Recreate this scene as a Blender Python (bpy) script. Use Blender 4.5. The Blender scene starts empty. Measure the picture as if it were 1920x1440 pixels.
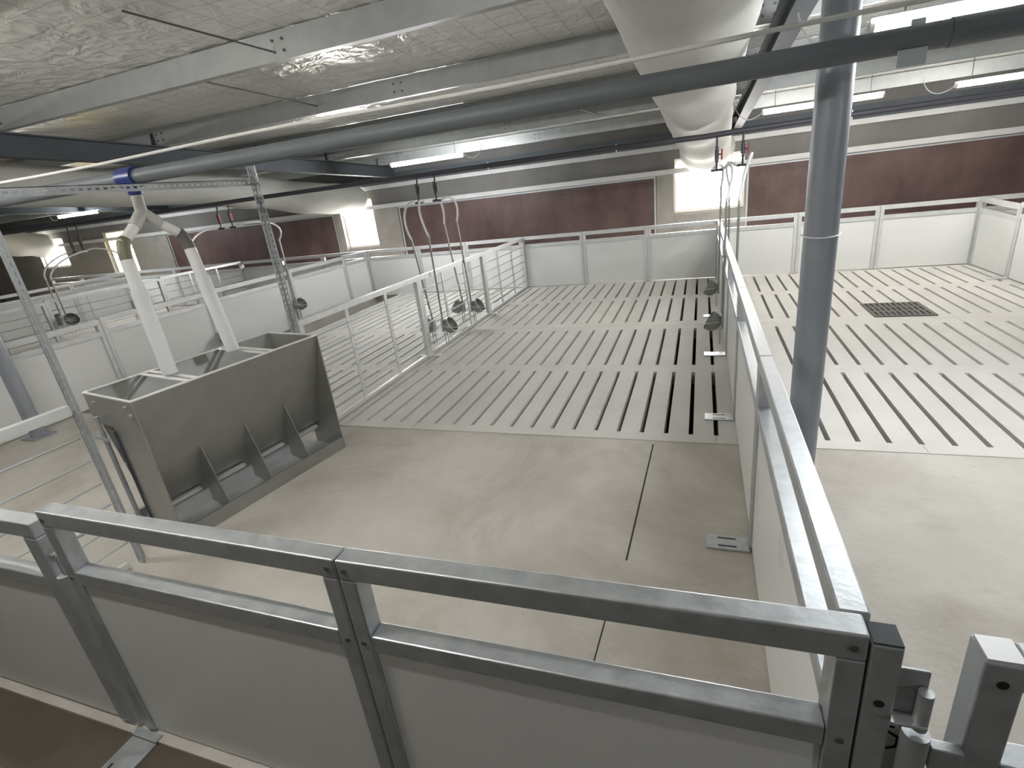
import bpy, math, random
from mathutils import Vector, Matrix
random.seed(7)
S = bpy.context.scene
COL = S.collection
PI = math.pi

# ---------------------------------------------------------------- camera, world, exposure
cam_d = bpy.data.cameras.new('camera')
cam = bpy.data.objects.new('camera', cam_d)
COL.objects.link(cam)
cam_d.sensor_fit = 'HORIZONTAL'; cam_d.sensor_width = 36.0
cam_d.lens = 972.27 / 1920 * 36.0
cam_d.clip_start = 0.05; cam_d.clip_end = 200
RX = Vector((0.94064, 0.31967, -0.11409)); RY = Vector((0.01287, -0.36947, -0.92915)); RZ = Vector((-0.33917, 0.87253, -0.35165))
cam.matrix_world = Matrix(((RX.x, -RY.x, -RZ.x, 2.76739), (RX.y, -RY.y, -RZ.y, -3.72211), (RX.z, -RY.z, -RZ.z, 1.66802), (0, 0, 0, 1)))
S.camera = cam

wd = bpy.data.worlds.new('sky'); S.world = wd; wd.use_nodes = True
wn = wd.node_tree.nodes['Background']
wn.inputs[0].default_value = (1.0, 0.97, 0.94, 1); wn.inputs[1].default_value = 6.0

S.view_settings.view_transform = 'Standard'; S.view_settings.look = 'None'
S.view_settings.gamma = 1.0; S.view_settings.use_curve_mapping = False
S.view_settings.exposure = 1.7
TUBE_GLOW = 62.0
DAYLIGHT = 45.0


def window_light(x, z, w, h, power):
    l = bpy.data.lights.new('window_daylight', 'AREA'); l.shape = 'RECTANGLE'; l.size = w; l.size_y = h
    l.energy = power; l.color = (1.0, 0.95, 0.9)
    o = bpy.data.objects.new('window_daylight', l); COL.objects.link(o)
    o.location = (x, 6.55, z); o.rotation_euler = (-PI / 2, 0, 0)


for wx, ww in ((2.86, 1.0), (-4.1, 0.8), (-11.5, 0.9), (-14.3, 1.1)):
    window_light(wx, 1.35, ww, 0.8, DAYLIGHT)

# ---------------------------------------------------------------- materials


def mat(name, color, rough=0.6, metal=0.0, noise=0.0, scale=5.0, color2=None, bump=0.0, bscale=40.0, emit=None, strength=0.0,
        trans=0.0, stretch=(1, 1, 1), spec=0.5, rnoise=0.0):
    m = bpy.data.materials.new(name); m.use_nodes = True
    nt = m.node_tree; b = nt.nodes['Principled BSDF']
    b.inputs['Base Color'].default_value = (*color, 1); b.inputs['Roughness'].default_value = rough
    b.inputs['Metallic'].default_value = metal; b.inputs['Specular IOR Level'].default_value = spec
    tc = nt.nodes.new('ShaderNodeTexCoord'); mp = nt.nodes.new('ShaderNodeMapping'); mp.inputs['Scale'].default_value = stretch
    nt.links.new(tc.outputs['Object'], mp.inputs[0])
    if color2:
        n = nt.nodes.new('ShaderNodeTexNoise'); n.inputs['Scale'].default_value = scale; n.inputs['Detail'].default_value = 6
        n.inputs['Roughness'].default_value = 0.6
        nt.links.new(mp.outputs[0], n.inputs['Vector'])
        r = nt.nodes.new('ShaderNodeValToRGB'); r.color_ramp.elements[0].position = 0.5 - noise; r.color_ramp.elements[1].position = 0.5 + noise if name != 'scuffed_white_board' else 0.42
        r.color_ramp.elements[0].color = (*color, 1); r.color_ramp.elements[1].color = (*color2, 1)
        nt.links.new(n.outputs['Fac'], r.inputs[0]); nt.links.new(r.outputs[0], b.inputs['Base Color'])
        if rnoise:
            mr = nt.nodes.new('ShaderNodeMapRange'); mr.inputs[1].default_value = 0.3; mr.inputs[2].default_value = 0.7
            mr.inputs[3].default_value = rough - rnoise; mr.inputs[4].default_value = rough + rnoise
            nt.links.new(n.outputs['Fac'], mr.inputs[0]); nt.links.new(mr.outputs[0], b.inputs['Roughness'])
    if bump:
        n2 = nt.nodes.new('ShaderNodeTexNoise'); n2.inputs['Scale'].default_value = bscale; n2.inputs['Detail'].default_value = 5
        nt.links.new(mp.outputs[0], n2.inputs['Vector'])
        bp = nt.nodes.new('ShaderNodeBump'); bp.inputs['Strength'].default_value = bump; bp.inputs['Distance'].default_value = 0.01
        nt.links.new(n2.outputs['Fac'], bp.inputs['Height']); nt.links.new(bp.outputs[0], b.inputs['Normal'])
    if emit:
        b.inputs['Emission Color'].default_value = (*emit, 1); b.inputs['Emission Strength'].default_value = strength
    if trans:
        out = nt.nodes['Material Output']; tr = nt.nodes.new('ShaderNodeBsdfTranslucent'); tr.inputs[0].default_value = (*color, 1)
        mx = nt.nodes.new('ShaderNodeMixShader'); mx.inputs[0].default_value = trans
        nt.links.new(b.outputs[0], mx.inputs[1]); nt.links.new(tr.outputs[0], mx.inputs[2]); nt.links.new(mx.outputs[0], out.inputs[0])
    return m


M = {}
M['galv'] = mat('galvanised_steel', (0.36, 0.385, 0.40), 0.4, 0.55, 0.25, 26, (0.50, 0.525, 0.54), 0.06, 60, rnoise=0.1)
M['galv_dull'] = mat('dull_galvanised_steel', (0.33, 0.35, 0.36), 0.5, 0.4, 0.3, 12, (0.44, 0.465, 0.475), 0.04, 30, rnoise=0.1)
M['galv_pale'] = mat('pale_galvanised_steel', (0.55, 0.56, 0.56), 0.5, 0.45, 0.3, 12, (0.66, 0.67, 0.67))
M['stainless'] = mat('brushed_stainless', (0.29, 0.29, 0.275), 0.42, 0.7, 0.3, 6, (0.37, 0.37, 0.35), 0.03, 20)
M['board'] = mat('white_plastic_board', (0.66, 0.67, 0.655), 0.42, 0.0, 0.35, 2.2, (0.72, 0.725, 0.71), spec=0.35)
M['board_worn'] = mat('scuffed_white_board', (0.40, 0.385, 0.35), 0.5, 0.0, 0.2, 1.7, (0.68, 0.685, 0.665), spec=0.35, stretch=(1, 2.2, 0.7))
M['slat'] = mat('slat_concrete', (0.49, 0.48, 0.45), 0.85, 0.0, 0.3, 2.6, (0.58, 0.57, 0.535), 0.2, 60)
M['dark_steel'] = mat('painted_dark_steel', (0.05, 0.058, 0.066), 0.65, 0.0, 0.3, 3, (0.07, 0.08, 0.09), spec=0.3)
M['purlin'] = mat('galvanised_purlin', (0.28, 0.295, 0.29), 0.42, 0.3, 0.3, 9, (0.35, 0.365, 0.36), 0.03, 30)
M['pole'] = mat('grey_painted_pole', (0.24, 0.26, 0.29), 0.45, 0.1, 0.3, 6, (0.30, 0.325, 0.36))
M['auger'] = mat('dark_grey_tube', (0.10, 0.115, 0.122), 0.5, 0.0, 0.3, 2, (0.14, 0.155, 0.162), spec=0.35)
M['black_pipe'] = mat('black_plastic_pipe', (0.05, 0.048, 0.058), 0.5, 0.0)
M['blue'] = mat('blue_plastic', (0.02, 0.035, 0.16), 0.35)
M['pvc_grey'] = mat('grey_pvc', (0.40, 0.40, 0.37), 0.5)
M['pvc_white'] = mat('white_pvc', (0.66, 0.66, 0.63), 0.45)
M['pvc_clear'] = mat('milky_plastic_tube', (0.82, 0.83, 0.83), 0.4, trans=0.35)
M['elbow'] = mat('olive_plastic', (0.13, 0.12, 0.075), 0.5)
M['elbow_dark'] = mat('dark_grey_plastic', (0.10, 0.09, 0.085), 0.5)
M['red'] = mat('red_plastic', (0.26, 0.025, 0.03), 0.45)
M['hose'] = mat('white_hose', (0.80, 0.80, 0.80), 0.4)
M['duct'] = mat('milky_film', (0.50, 0.50, 0.47), 0.75, 0.0, 0.3, 2.5, (0.56, 0.56, 0.53), 0.35, 7, spec=0.05)
M['concrete'] = mat('wall_concrete', (0.10, 0.098, 0.092), 0.85, 0.0, 0.3, 1.5, (0.165, 0.16, 0.15), 0.2, 30)
M['pier'] = mat('pier_concrete', (0.20, 0.19, 0.175), 0.85, 0.0, 0.3, 4, (0.28, 0.265, 0.245), 0.2, 30)
M['redboard'] = mat('red_brown_board', (0.042, 0.019, 0.018), 0.6, 0.0, 0.22, 1.8, (0.115, 0.072, 0.064), 0.05, 12, stretch=(1, 1, 0.6))
M['white_trim'] = mat('white_trim', (0.66, 0.66, 0.66), 0.5, 0.0, 0.3, 8, (0.74, 0.74, 0.73))
M['ledge'] = mat('pale_ledge', (0.42, 0.42, 0.41), 0.6, 0.0, 0.3, 5, (0.52, 0.52, 0.51))
M['frame'] = mat('window_frame', (0.62, 0.58, 0.52), 0.6)
M['shutter'] = mat('pale_yellow_louvre', (0.75, 0.70, 0.50), 0.5, trans=0.5)
M['wire'] = mat('thin_wire', (0.12, 0.12, 0.12), 0.5, 0.3)
M['dark'] = mat('pit_dark', (0.02, 0.018, 0.016), 0.9)
M['grate'] = mat('dark_grate', (0.12, 0.115, 0.105), 0.7, 0.3)
M['tube_on'] = mat('lit_tube', (1, 1, 1), 0.5, emit=(0.96, 0.98, 1.0), strength=TUBE_GLOW)
M['tube_weak'] = mat('dim_lit_tube', (1, 1, 1), 0.5, emit=(1.0, 0.97, 0.92), strength=TUBE_GLOW * 0.55)  # tube glow turned down to balance the brightness, no wear meant
M['sticker'] = mat('white_sticker', (0.75, 0.75, 0.73), 0.5)
M['ink'] = mat('black_print', (0.01, 0.01, 0.01), 0.6)


def floor_material(name, c1, c2, stain, sscale=0.9):
    m = bpy.data.materials.new(name); m.use_nodes = True; nt = m.node_tree; b = nt.nodes['Principled BSDF']
    b.inputs['Roughness'].default_value = 0.8; b.inputs['Specular IOR Level'].default_value = 0.35
    tc = nt.nodes.new('ShaderNodeTexCoord')

    def noise(sc, det=7, ro=0.6, dist=0.0):
        n = nt.nodes.new('ShaderNodeTexNoise'); n.inputs['Scale'].default_value = sc; n.inputs['Detail'].default_value = det
        n.inputs['Roughness'].default_value = ro; n.inputs['Distortion'].default_value = dist
        nt.links.new(tc.outputs['Object'], n.inputs['Vector']); return n

    def ramp(n, a, b_, ca, cb):
        r = nt.nodes.new('ShaderNodeValToRGB'); r.color_ramp.elements[0].position = a; r.color_ramp.elements[1].position = b_
        r.color_ramp.elements[0].color = (*ca, 1); r.color_ramp.elements[1].color = (*cb, 1); nt.links.new(n.outputs['Fac'], r.inputs[0]); return r
    base = ramp(noise(2.2), 0.3, 0.7, c1, c2)
    st = ramp(noise(sscale, 8, 0.65, 0.6), 0.46, 0.62, (0, 0, 0), (1, 1, 1))
    mx = nt.nodes.new('ShaderNodeMix'); mx.data_type = 'RGBA'; mx.inputs[7].default_value = (*stain, 1)
    k = nt.nodes.new('ShaderNodeMath'); k.operation = 'MULTIPLY'; k.inputs[1].default_value = 0.55
    nt.links.new(st.outputs[0], k.inputs[0]); nt.links.new(k.outputs[0], mx.inputs[0]); nt.links.new(base.outputs[0], mx.inputs[6])
    sp = ramp(noise(22, 3, 0.5), 0.68, 0.74, (1, 1, 1), (0.8, 0.78, 0.75))
    mu = nt.nodes.new('ShaderNodeMix'); mu.data_type = 'RGBA'; mu.blend_type = 'MULTIPLY'; mu.inputs[0].default_value = 0.6
    nt.links.new(mx.outputs[2], mu.inputs[6]); nt.links.new(sp.outputs[0], mu.inputs[7])
    nt.links.new(mu.outputs[2], b.inputs['Base Color'])
    bp = nt.nodes.new('ShaderNodeBump'); bp.inputs['Strength'].default_value = 0.25; bp.inputs['Distance'].default_value = 0.01
    nt.links.new(noise(35).outputs['Fac'], bp.inputs['Height']); nt.links.new(bp.outputs[0], b.inputs['Normal'])
    return m


M['floor'] = floor_material('pen_concrete', (0.43, 0.41, 0.365), (0.52, 0.50, 0.455), (0.30, 0.27, 0.22))
M['aisle'] = floor_material('aisle_concrete', (0.085, 0.07, 0.05), (0.115, 0.095, 0.07), (0.055, 0.045, 0.032))


def foil_material():
    m = bpy.data.materials.new('foil_insulation'); m.use_nodes = True; nt = m.node_tree; b = nt.nodes['Principled BSDF']
    b.inputs['Metallic'].default_value = 0.25; b.inputs['Roughness'].default_value = 0.3
    tc = nt.nodes.new('ShaderNodeTexCoord'); sx = nt.nodes.new('ShaderNodeSeparateXYZ'); nt.links.new(tc.outputs['Object'], sx.inputs[0])
    lines = []
    for ax in (0, 1):                                    # square wire netting, 0.2 m apart, printed as thin darker lines
        a = nt.nodes.new('ShaderNodeMath'); a.operation = 'MULTIPLY'; a.inputs[1].default_value = 5.0
        nt.links.new(sx.outputs[ax], a.inputs[0])
        f = nt.nodes.new('ShaderNodeMath'); f.operation = 'FRACT'; nt.links.new(a.outputs[0], f.inputs[0])
        c = nt.nodes.new('ShaderNodeMath'); c.operation = 'LESS_THAN'; c.inputs[1].default_value = 0.055; nt.links.new(f.outputs[0], c.inputs[0])
        lines.append(c)
    mxl = nt.nodes.new('ShaderNodeMath'); mxl.operation = 'MAXIMUM'
    nt.links.new(lines[0].outputs[0], mxl.inputs[0]); nt.links.new(lines[1].outputs[0], mxl.inputs[1])
    n = nt.nodes.new('ShaderNodeTexNoise'); n.inputs['Scale'].default_value = 1.4; n.inputs['Detail'].default_value = 4
    nt.links.new(tc.outputs['Object'], n.inputs['Vector'])
    r = nt.nodes.new('ShaderNodeValToRGB'); r.color_ramp.elements[0].position = 0.3; r.color_ramp.elements[1].position = 0.7
    r.color_ramp.elements[0].color = (0.74, 0.735, 0.69, 1); r.color_ramp.elements[1].color = (0.82, 0.815, 0.78, 1)
    nt.links.new(n.outputs['Fac'], r.inputs[0])
    mx = nt.nodes.new('ShaderNodeMix'); mx.data_type = 'RGBA'; mx.inputs[7].default_value = (0.58, 0.57, 0.535, 1)
    nt.links.new(mxl.outputs[0], mx.inputs[0]); nt.links.new(r.outputs[0], mx.inputs[6]); nt.links.new(mx.outputs[2], b.inputs['Base Color'])
    n2 = nt.nodes.new('ShaderNodeTexNoise'); n2.inputs['Scale'].default_value = 5.5; n2.inputs['Detail'].default_value = 3; n2.inputs['Distortion'].default_value = 1.2
    nt.links.new(tc.outputs['Object'], n2.inputs['Vector'])
    v = nt.nodes.new('ShaderNodeTexVoronoi'); v.inputs['Scale'].default_value = 9; nt.links.new(tc.outputs['Object'], v.inputs['Vector'])
    ad = nt.nodes.new('ShaderNodeMath'); ad.operation = 'ADD'; nt.links.new(n2.outputs['Fac'], ad.inputs[0])
    sc = nt.nodes.new('ShaderNodeMath'); sc.operation = 'MULTIPLY'; sc.inputs[1].default_value = 0.35
    nt.links.new(v.outputs['Distance'], sc.inputs[0]); nt.links.new(sc.outputs[0], ad.inputs[1])
    bp = nt.nodes.new('ShaderNodeBump'); bp.inputs['Strength'].default_value = 0.8; bp.inputs['Distance'].default_value = 0.045
    nt.links.new(ad.outputs[0], bp.inputs['Height']); nt.links.new(bp.outputs[0], b.inputs['Normal'])
    return m


M['foil'] = foil_material()

# ---------------------------------------------------------------- mesh helpers


class MB:
    def __init__(s): s.v = []; s.f = []

    def hexa(s, p):                                       # 8 corners: bottom 4 ccw, top 4 ccw
        n = len(s.v); s.v += [tuple(q) for q in p]
        s.f += [tuple(n + i for i in q) for q in ((3, 2, 1, 0), (4, 5, 6, 7), (0, 1, 5, 4), (1, 2, 6, 5), (2, 3, 7, 6), (3, 0, 4, 7))]
        return s

    def box(s, x0, x1, y0, y1, z0, z1):
        return s.hexa([(x0, y0, z0), (x1, y0, z0), (x1, y1, z0), (x0, y1, z0), (x0, y0, z1), (x1, y0, z1), (x1, y1, z1), (x0, y1, z1)])

    def bar(s, p0, p1, b0, t0, b1, t1, th, off=0.0):      # wall-like bar in plan from p0 to p1, thickness th, sideways offset off
        dx, dy = p1[0] - p0[0], p1[1] - p0[1]; L = math.hypot(dx, dy); nx, ny = -dy / L, dx / L
        a, b = off - th / 2, off + th / 2
        P = lambda p, o, z: (p[0] + nx * o, p[1] + ny * o, z)
        return s.hexa([P(p0, a, b0), P(p1, a, b1), P(p1, b, b1), P(p0, b, b0), P(p0, a, t0), P(p1, a, t1), P(p1, b, t1), P(p0, b, t0)])

    def tube(s, pts, r, seg=12, r_end=None, cap=True):
        pts = [Vector(p) for p in pts]; n0 = len(s.v); N = len(pts); up = None
        for i, p in enumerate(pts):
            t = (pts[min(i + 1, N - 1)] - pts[max(i - 1, 0)]).normalized()
            if up is None:
                up = Vector((0, 0, 1)) if abs(t.z) < 0.9 else Vector((1, 0, 0))
            a = (up - t * up.dot(t)).normalized(); up = a; b = t.cross(a)
            rr = r if r_end is None else r + (r_end - r) * i / (N - 1)
            for k in range(seg):
                q = 2 * PI * k / seg; s.v.append(tuple(p + a * (rr * math.cos(q)) + b * (rr * math.sin(q))))
        for i in range(N - 1):
            for k in range(seg):
                A = n0 + i * seg + k; B = n0 + i * seg + (k + 1) % seg
                s.f.append((A, B, B + seg, A + seg))
        if cap:
            s.f.append(tuple(n0 + k for k in reversed(range(seg)))); s.f.append(tuple(n0 + (N - 1) * seg + k for k in range(seg)))
        return s

    def prism(s, poly, y0, y1, ax='y'):                   # polygon in the other two axes, pushed along ax
        n = len(poly); k = len(s.v)
        mk = {'y': lambda a, b, c: (a, c, b), 'x': lambda a, b, c: (c, a, b), 'z': lambda a, b, c: (a, b, c)}[ax]
        s.v += [mk(a, b, y0) for a, b in poly] + [mk(a, b, y1) for a, b in poly]
        s.f.append(tuple(k + i for i in range(n))); s.f.append(tuple(k + n + i for i in reversed(range(n))))
        for i in range(n): s.f.append((k + (i + 1) % n, k + i, k + n + i, k + n + (i + 1) % n))
        return s

    def lathe(s, prof, mtx, seg=24):
        k = len(s.v); N = len(prof)
        for (r, z) in prof:
            for i in range(seg):
                q = 2 * PI * i / seg; s.v.append(tuple(mtx @ Vector((r * math.cos(q), r * math.sin(q), z))))
        for j in range(N - 1):
            for i in range(seg):
                A = k + j * seg + i; B = k + j * seg + (i + 1) % seg; s.f.append((A, B, B + seg, A + seg))
        return s

    def cells(s, xs, ys, solid, z0, z1):                  # a slab with rectangular holes
        nx, ny = len(xs) - 1, len(ys) - 1
        vid = {}

        def V(i, j, t):
            if (i, j, t) not in vid: vid[(i, j, t)] = len(s.v); s.v.append((xs[i], ys[j], z1 if t else z0))
            return vid[(i, j, t)]
        ok = lambda i, j: 0 <= i < nx and 0 <= j < ny and solid(i, j)
        for i in range(nx):
            for j in range(ny):
                if not ok(i, j): continue
                s.f.append((V(i, j, 1), V(i + 1, j, 1), V(i + 1, j + 1, 1), V(i, j + 1, 1)))
                s.f.append((V(i, j + 1, 0), V(i + 1, j + 1, 0), V(i + 1, j, 0), V(i, j, 0)))
                if not ok(i - 1, j): s.f.append((V(i, j + 1, 0), V(i, j, 0), V(i, j, 1), V(i, j + 1, 1)))
                if not ok(i + 1, j): s.f.append((V(i + 1, j, 0), V(i + 1, j + 1, 0), V(i + 1, j + 1, 1), V(i + 1, j, 1)))
                if not ok(i, j - 1): s.f.append((V(i, j, 0), V(i + 1, j, 0), V(i + 1, j, 1), V(i, j, 1)))
                if not ok(i, j + 1): s.f.append((V(i + 1, j + 1, 0), V(i, j + 1, 0), V(i, j + 1, 1), V(i + 1, j + 1, 1)))
        return s

    def build(s, name, m, parent=None, bevel=0.0, smooth=False, origin=None):
        me = bpy.data.meshes.new(name)
        o0 = origin or ((0, 0, 0))
        if parent is not None and origin is None and parent.get('_o') is not None: o0 = tuple(parent['_o'])
        me.from_pydata([(x - o0[0], y - o0[1], z - o0[2]) for x, y, z in s.v], [], s.f); me.update()
        ob = bpy.data.objects.new(name, me); COL.objects.link(ob)
        for q in (m if isinstance(m, (list, tuple)) else [m]): me.materials.append(q)
        if smooth:
            for p in me.polygons: p.use_smooth = True
            me.set_sharp_from_angle(angle=math.radians(40))
        if parent is not None: ob.parent = parent
        elif origin: ob.location = origin
        if parent is not None and parent.type == 'MESH' and parent.get('_o') is None and origin is None: pass
        if bevel:
            b = ob.modifiers.new('bevel', 'BEVEL'); b.width = bevel; b.segments = 2; b.limit_method = 'ANGLE'
        return ob


THINGS = []


def thing(name, label, cat, loc, group=None, rotz=0.0, local=False):
    o = bpy.data.objects.new(name, None); COL.objects.link(o); o.empty_display_size = 0.1
    o.location = loc; o.rotation_euler = (0, 0, rotz); o['label'] = label; o['category'] = cat
    if group: o['group'] = group
    o['_o'] = (0.0, 0.0, 0.0) if local else tuple(loc)
    THINGS.append(o)
    return o


def tag(o, label, cat, group=None):
    o['label'] = label; o['category'] = cat
    if group: o['group'] = group
    return o


def struct(name, mb, m, bevel=0.0):
    o = mb.build(name, m, bevel=bevel); o['kind'] = 'structure'; return o


def arc(p0, p1, p2, n=10):                               # quadratic curve through control p1
    p0, p1, p2 = Vector(p0), Vector(p1), Vector(p2)
    return [p0 * (1 - t) ** 2 + p1 * 2 * t * (1 - t) + p2 * t * t for t in [i / n for i in range(n + 1)]]


def cubic(p0, p1, p2, p3, n=14):
    p0, p1, p2, p3 = map(Vector, (p0, p1, p2, p3)); r = []
    for i in range(n + 1):
        t = i / n; u = 1 - t; r.append(p0 * u ** 3 + p1 * 3 * u * u * t + p2 * 3 * u * t * t + p3 * t ** 3)
    return r


# ---------------------------------------------------------------- building shell
YW = 6.2                                                  # face of the far wall
XL, XR, YF = -17.5, 10.5, -7.5
SL0, SL1 = -0.55, 5.03                                    # slatted area
DIV, RODX, WHX, RTX, ROD2, WH2 = 3.02, -0.10, -3.28, 6.20, -6.40, -9.55
zc = lambda y: 2.80 - 0.047 * (y + 0.4)                   # underside of the foil

fm = MB()
fm.box(XL, XR, -2.992, SL0 + 0.0005, -0.8, -0.004)         # solid pen floor
fm.box(XL, XR, SL1 + 0.004, YW, -0.8, -0.004)            # walkway by the far wall
fm.box(XL, WHX - 0.02, SL0 - 0.002, SL1 + 0.002, -0.8, -0.004)
fm.box(6.30, XR, SL0 - 0.002, SL1 + 0.002, -0.8, -0.004)
fl = struct('floor', fm, [M['floor'], M['dark'], M['aisle']])
pit = MB(); pit.box(WHX - 0.02, 6.30, SL0 - 0.003, SL1 + 0.003, -0.75, -0.7)
k0 = len(fm.f)
# pit and aisle as further pieces of the floor
ai = MB(); ai.box(XL, XR, YF, -2.992, -0.3, -0.015)
o = struct('floor.001', ai, M['aisle'])
o = struct('floor.002', pit, M['dark'])

# thin saw cuts in the solid floor
sc = MB(); sc.bar((2.49, -0.6), (2.46, -1.75), -0.004, -0.0025, -0.004, -0.0025, 0.008); sc.bar((2.43, -1.95), (2.40, -2.6), -0.004, -0.0025, -0.004, -0.0025, 0.005)
struct('trim_1', sc, M['dark'])


def slat_panel(ix, row, label, short=()):
    x0 = 0.64 + 1.12 * ix; x1 = x0 + 1.12; y0, y1 = ((SL0, 2.30), (2.30, SL1))[row]
    rows = ((-0.44, 0.76), (0.94, 2.14)) if row == 0 else ((2.46, 3.65), (3.84, 4.92))
    w = 0.015
    xs = [x0 + 0.001]
    xs.append(x0 + w)
    for k in range(1, 7): xs += [x0 + 0.16 * k - w, x0 + 0.16 * k + w]
    xs += [x1 - w, x1 - 0.001]
    ys = [y0 + 0.001, rows[0][0], rows[0][1], rows[1][0], rows[1][1], y1 - 0.001]
    if short: ys = [y0 + 0.001, rows[0][0], 2.97, rows[0][1], rows[1][0], rows[1][1], y1 - 0.001]
    hole_rows = {1, 3} if not short else {1, 2, 4}

    def solid(i, j):
        if i % 2 == 1 or j not in hole_rows: return True
        if short and j == 1 and i // 2 in short: return False if i == 99 else True
        return False
    mb = MB(); mb.cells(xs, ys, solid, -0.12, 0.0)
    o = mb.build('slatted_floor_panel', M['slat'], origin=(x0 + 0.56, (y0 + y1) / 2, -0.12), bevel=0.0)
    tag(o, label, 'floor panel', 'slatted concrete floor panels')
    return o


ORD = ['first', 'second', 'third', 'fourth', 'fifth', 'sixth']
for ix in range(-4, 6):
    for row in (0, 1):
        end = ('next to the solid floor', 'next to the back fence')[row]
        if ix == -1: t = 'slatted concrete floor panel %s, lying under the open rod fence' % end
        elif ix == 2: t = 'slatted concrete floor panel %s, lying under the white divider' % end
        elif ix < -1: t = 'slatted concrete floor panel %s, %s one left of the rod fence' % (end, ORD[-2 - ix])
        elif ix < 2: t = 'slatted concrete floor panel %s in the middle pen, %s' % (end, ('beside the open rod fence', 'beside the white divider')[ix])
        else: t = 'slatted concrete floor panel %s, %s one right of the divider' % (end, ORD[ix - 3])
        if ix == -4: continue
        sh = ()
        if row == 1 and ix == 3: sh = (4, 5, 6)
        if row == 1 and ix == 4: sh = ()
        slat_panel(ix, row, t, sh)

# metal drain grate let into the right pen
gr = thing('drain_grate', 'dark slotted metal drain cover set in the slats of the right pen', 'grate', (4.73, 2.66, 0.0))
xs = [4.46]; g0 = 4.49
for k in range(10): xs += [g0 + 0.05 * k, g0 + 0.05 * k + 0.022]
xs.append(5.0)
ys = [2.39, 2.42, 2.56, 2.60, 2.74, 2.78, 2.92, 2.95]
MB().cells(xs, ys, lambda i, j: not (i % 2 == 1 and j % 2 == 1), 0.001, 0.012).build('cover', M['grate'], gr)
MB().box(4.46, 5.0, 2.39, 2.95, 0.0003, 0.0012).build('backing', M['dark'], gr)

# ceiling: foil-faced insulation sagging between the purlins
PUR = [-3.4, -1.9, -0.4, 1.1, 2.6, 4.1, 5.6]
cm = MB(); nx, ny = 200, 130
for j in range(ny + 1):
    y = YF + (YW + 0.3 - YF) * j / ny
    ph = ((y + 0.4) / 1.5) % 1.0; sag = 0.022 * math.sin(PI * ph)
    for i in range(nx + 1):
        x = XL + (XR - XL) * i / nx
        wr = 0.006 * math.sin(x * 7.3 + 2.1 * math.sin(y * 5)) + 0.004 * math.sin(x * 13 - y * 9)
        cm.v.append((x, y, zc(y) - sag * (1 + 0.5 * math.sin(x * 2.1)) + wr * math.sin(PI * ph)))
for j in range(ny):
    for i in range(nx):
        a = j * (nx + 1) + i; cm.f.append((a, a + nx + 1, a + nx + 2, a + 1))
o = struct('ceiling', cm, M['foil'])
for p in o.data.polygons: p.use_smooth = True
sol = o.modifiers.new('thick', 'SOLIDIFY'); sol.thickness = 0.05; sol.offset = -1

# far wall with openings
WIN = [(2.33, 3.42, 0.93, 1.80), (-4.52, -3.72, 0.84, 1.80), (-12.05, -11.1, 0.72, 1.80), (-14.85, -13.72, 1.05, 1.80)]
RED = [(-3.10, 2.02, 0.35, 1.57), (3.46, 9.0, 0.35, 1.57), (-9.75, -4.72, 0.35, 1.57)]
wx = sorted({XL, XR} | {a for w in WIN for a in w[:2]}); wz = sorted({-0.2, 2.62} | {a for w in WIN for a in w[2:]})
wb = MB()


def in_win(x, z): return any(a < x < b and c < z < d for a, b, c, d in WIN)


k = MB(); k.cells(wx, wz, lambda i, j: not in_win((wx[i] + wx[i + 1]) / 2, (wz[j] + wz[j + 1]) / 2), 0, 0.25)
wb.v = [(x, YW + z, y) for x, y, z in k.v]; wb.f = [tuple(reversed(f)) for f in k.f]
struct('wall_back', wb, M['concrete'])
struct('wall_left', MB().box(XL - 0.2, XL, YF, YW + 0.25, -0.2, 3.3), M['concrete'])
struct('wall_right', MB().box(XR, XR + 0.2, YF, YW + 0.25, -0.2, 3.3), M['concrete'])
struct('wall_front', MB().box(XL, XR, YF - 0.2, YF, -0.2, 3.3), M['concrete'])
struct('trim_2', MB().box(XL, XR, YW - 0.07, YW - 0.001, 1.575, 1.655), M['ledge'])          # ledge over the red boards
struct('trim_3', MB().box(XL, XR, YW - 0.04, YW - 0.001, 1.955, 2.035), M['ledge'])          # pale strip under the eave
struct('trim_4', MB().box(XL, XR, YW - 0.10, YW - 0.001, 2.036, 2.22), M['dark_steel'])           # dark eave beam
for i, (a, b) in enumerate(((2.03, 2.32), (3.425, 3.455), (-3.71, -3.12), (-4.71, -4.53), (-11.09, -9.78), (-13.71, -12.06), (-17.4, -14.86))):
    struct('trim_%d' % (5 + i), MB().box(a, b, YW - 0.03, YW - 0.001, -0.0, 1.574), M['pier'])     # concrete piers
for i, (a, b, c, d) in enumerate(WIN):
    struct('trim_%d' % (20 + i), MB().box(a - 0.004, b + 0.004, YW - 0.025, YW - 0.001, 0.0, c - 0.02), M['pier'])
    w = MB(); f = 0.035
    w.box(a, b, YW + 0.05, YW + 0.11, c, c + f); w.box(a, b, YW + 0.05, YW + 0.11, d - f, d)
    w.box(a, a + f, YW + 0.05, YW + 0.11, c + f, d - f); w.box(b - f, b, YW + 0.05, YW + 0.11, c + f, d - f)
    wo = struct('window_%d' % (i + 1), w, M['frame'])
    if i == 2:
        s = MB(); n = 9
        for q in range(n):
            z = c + f + (d - c - 2 * f) * q / n; h = (d - c - 2 * f) / n
            s.hexa([(a + f, YW + 0.06, z), (b - f, YW + 0.06, z), (b - f, YW + 0.066, z), (a + f, YW + 0.066, z),
                    (a + f, YW + 0.09, z + h * 0.97), (b - f, YW + 0.09, z + h * 0.97), (b - f, YW + 0.096, z + h * 0.97), (a + f, YW + 0.096, z + h * 0.97)])
        s.build('louvre', M['shutter'], wo)

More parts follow.
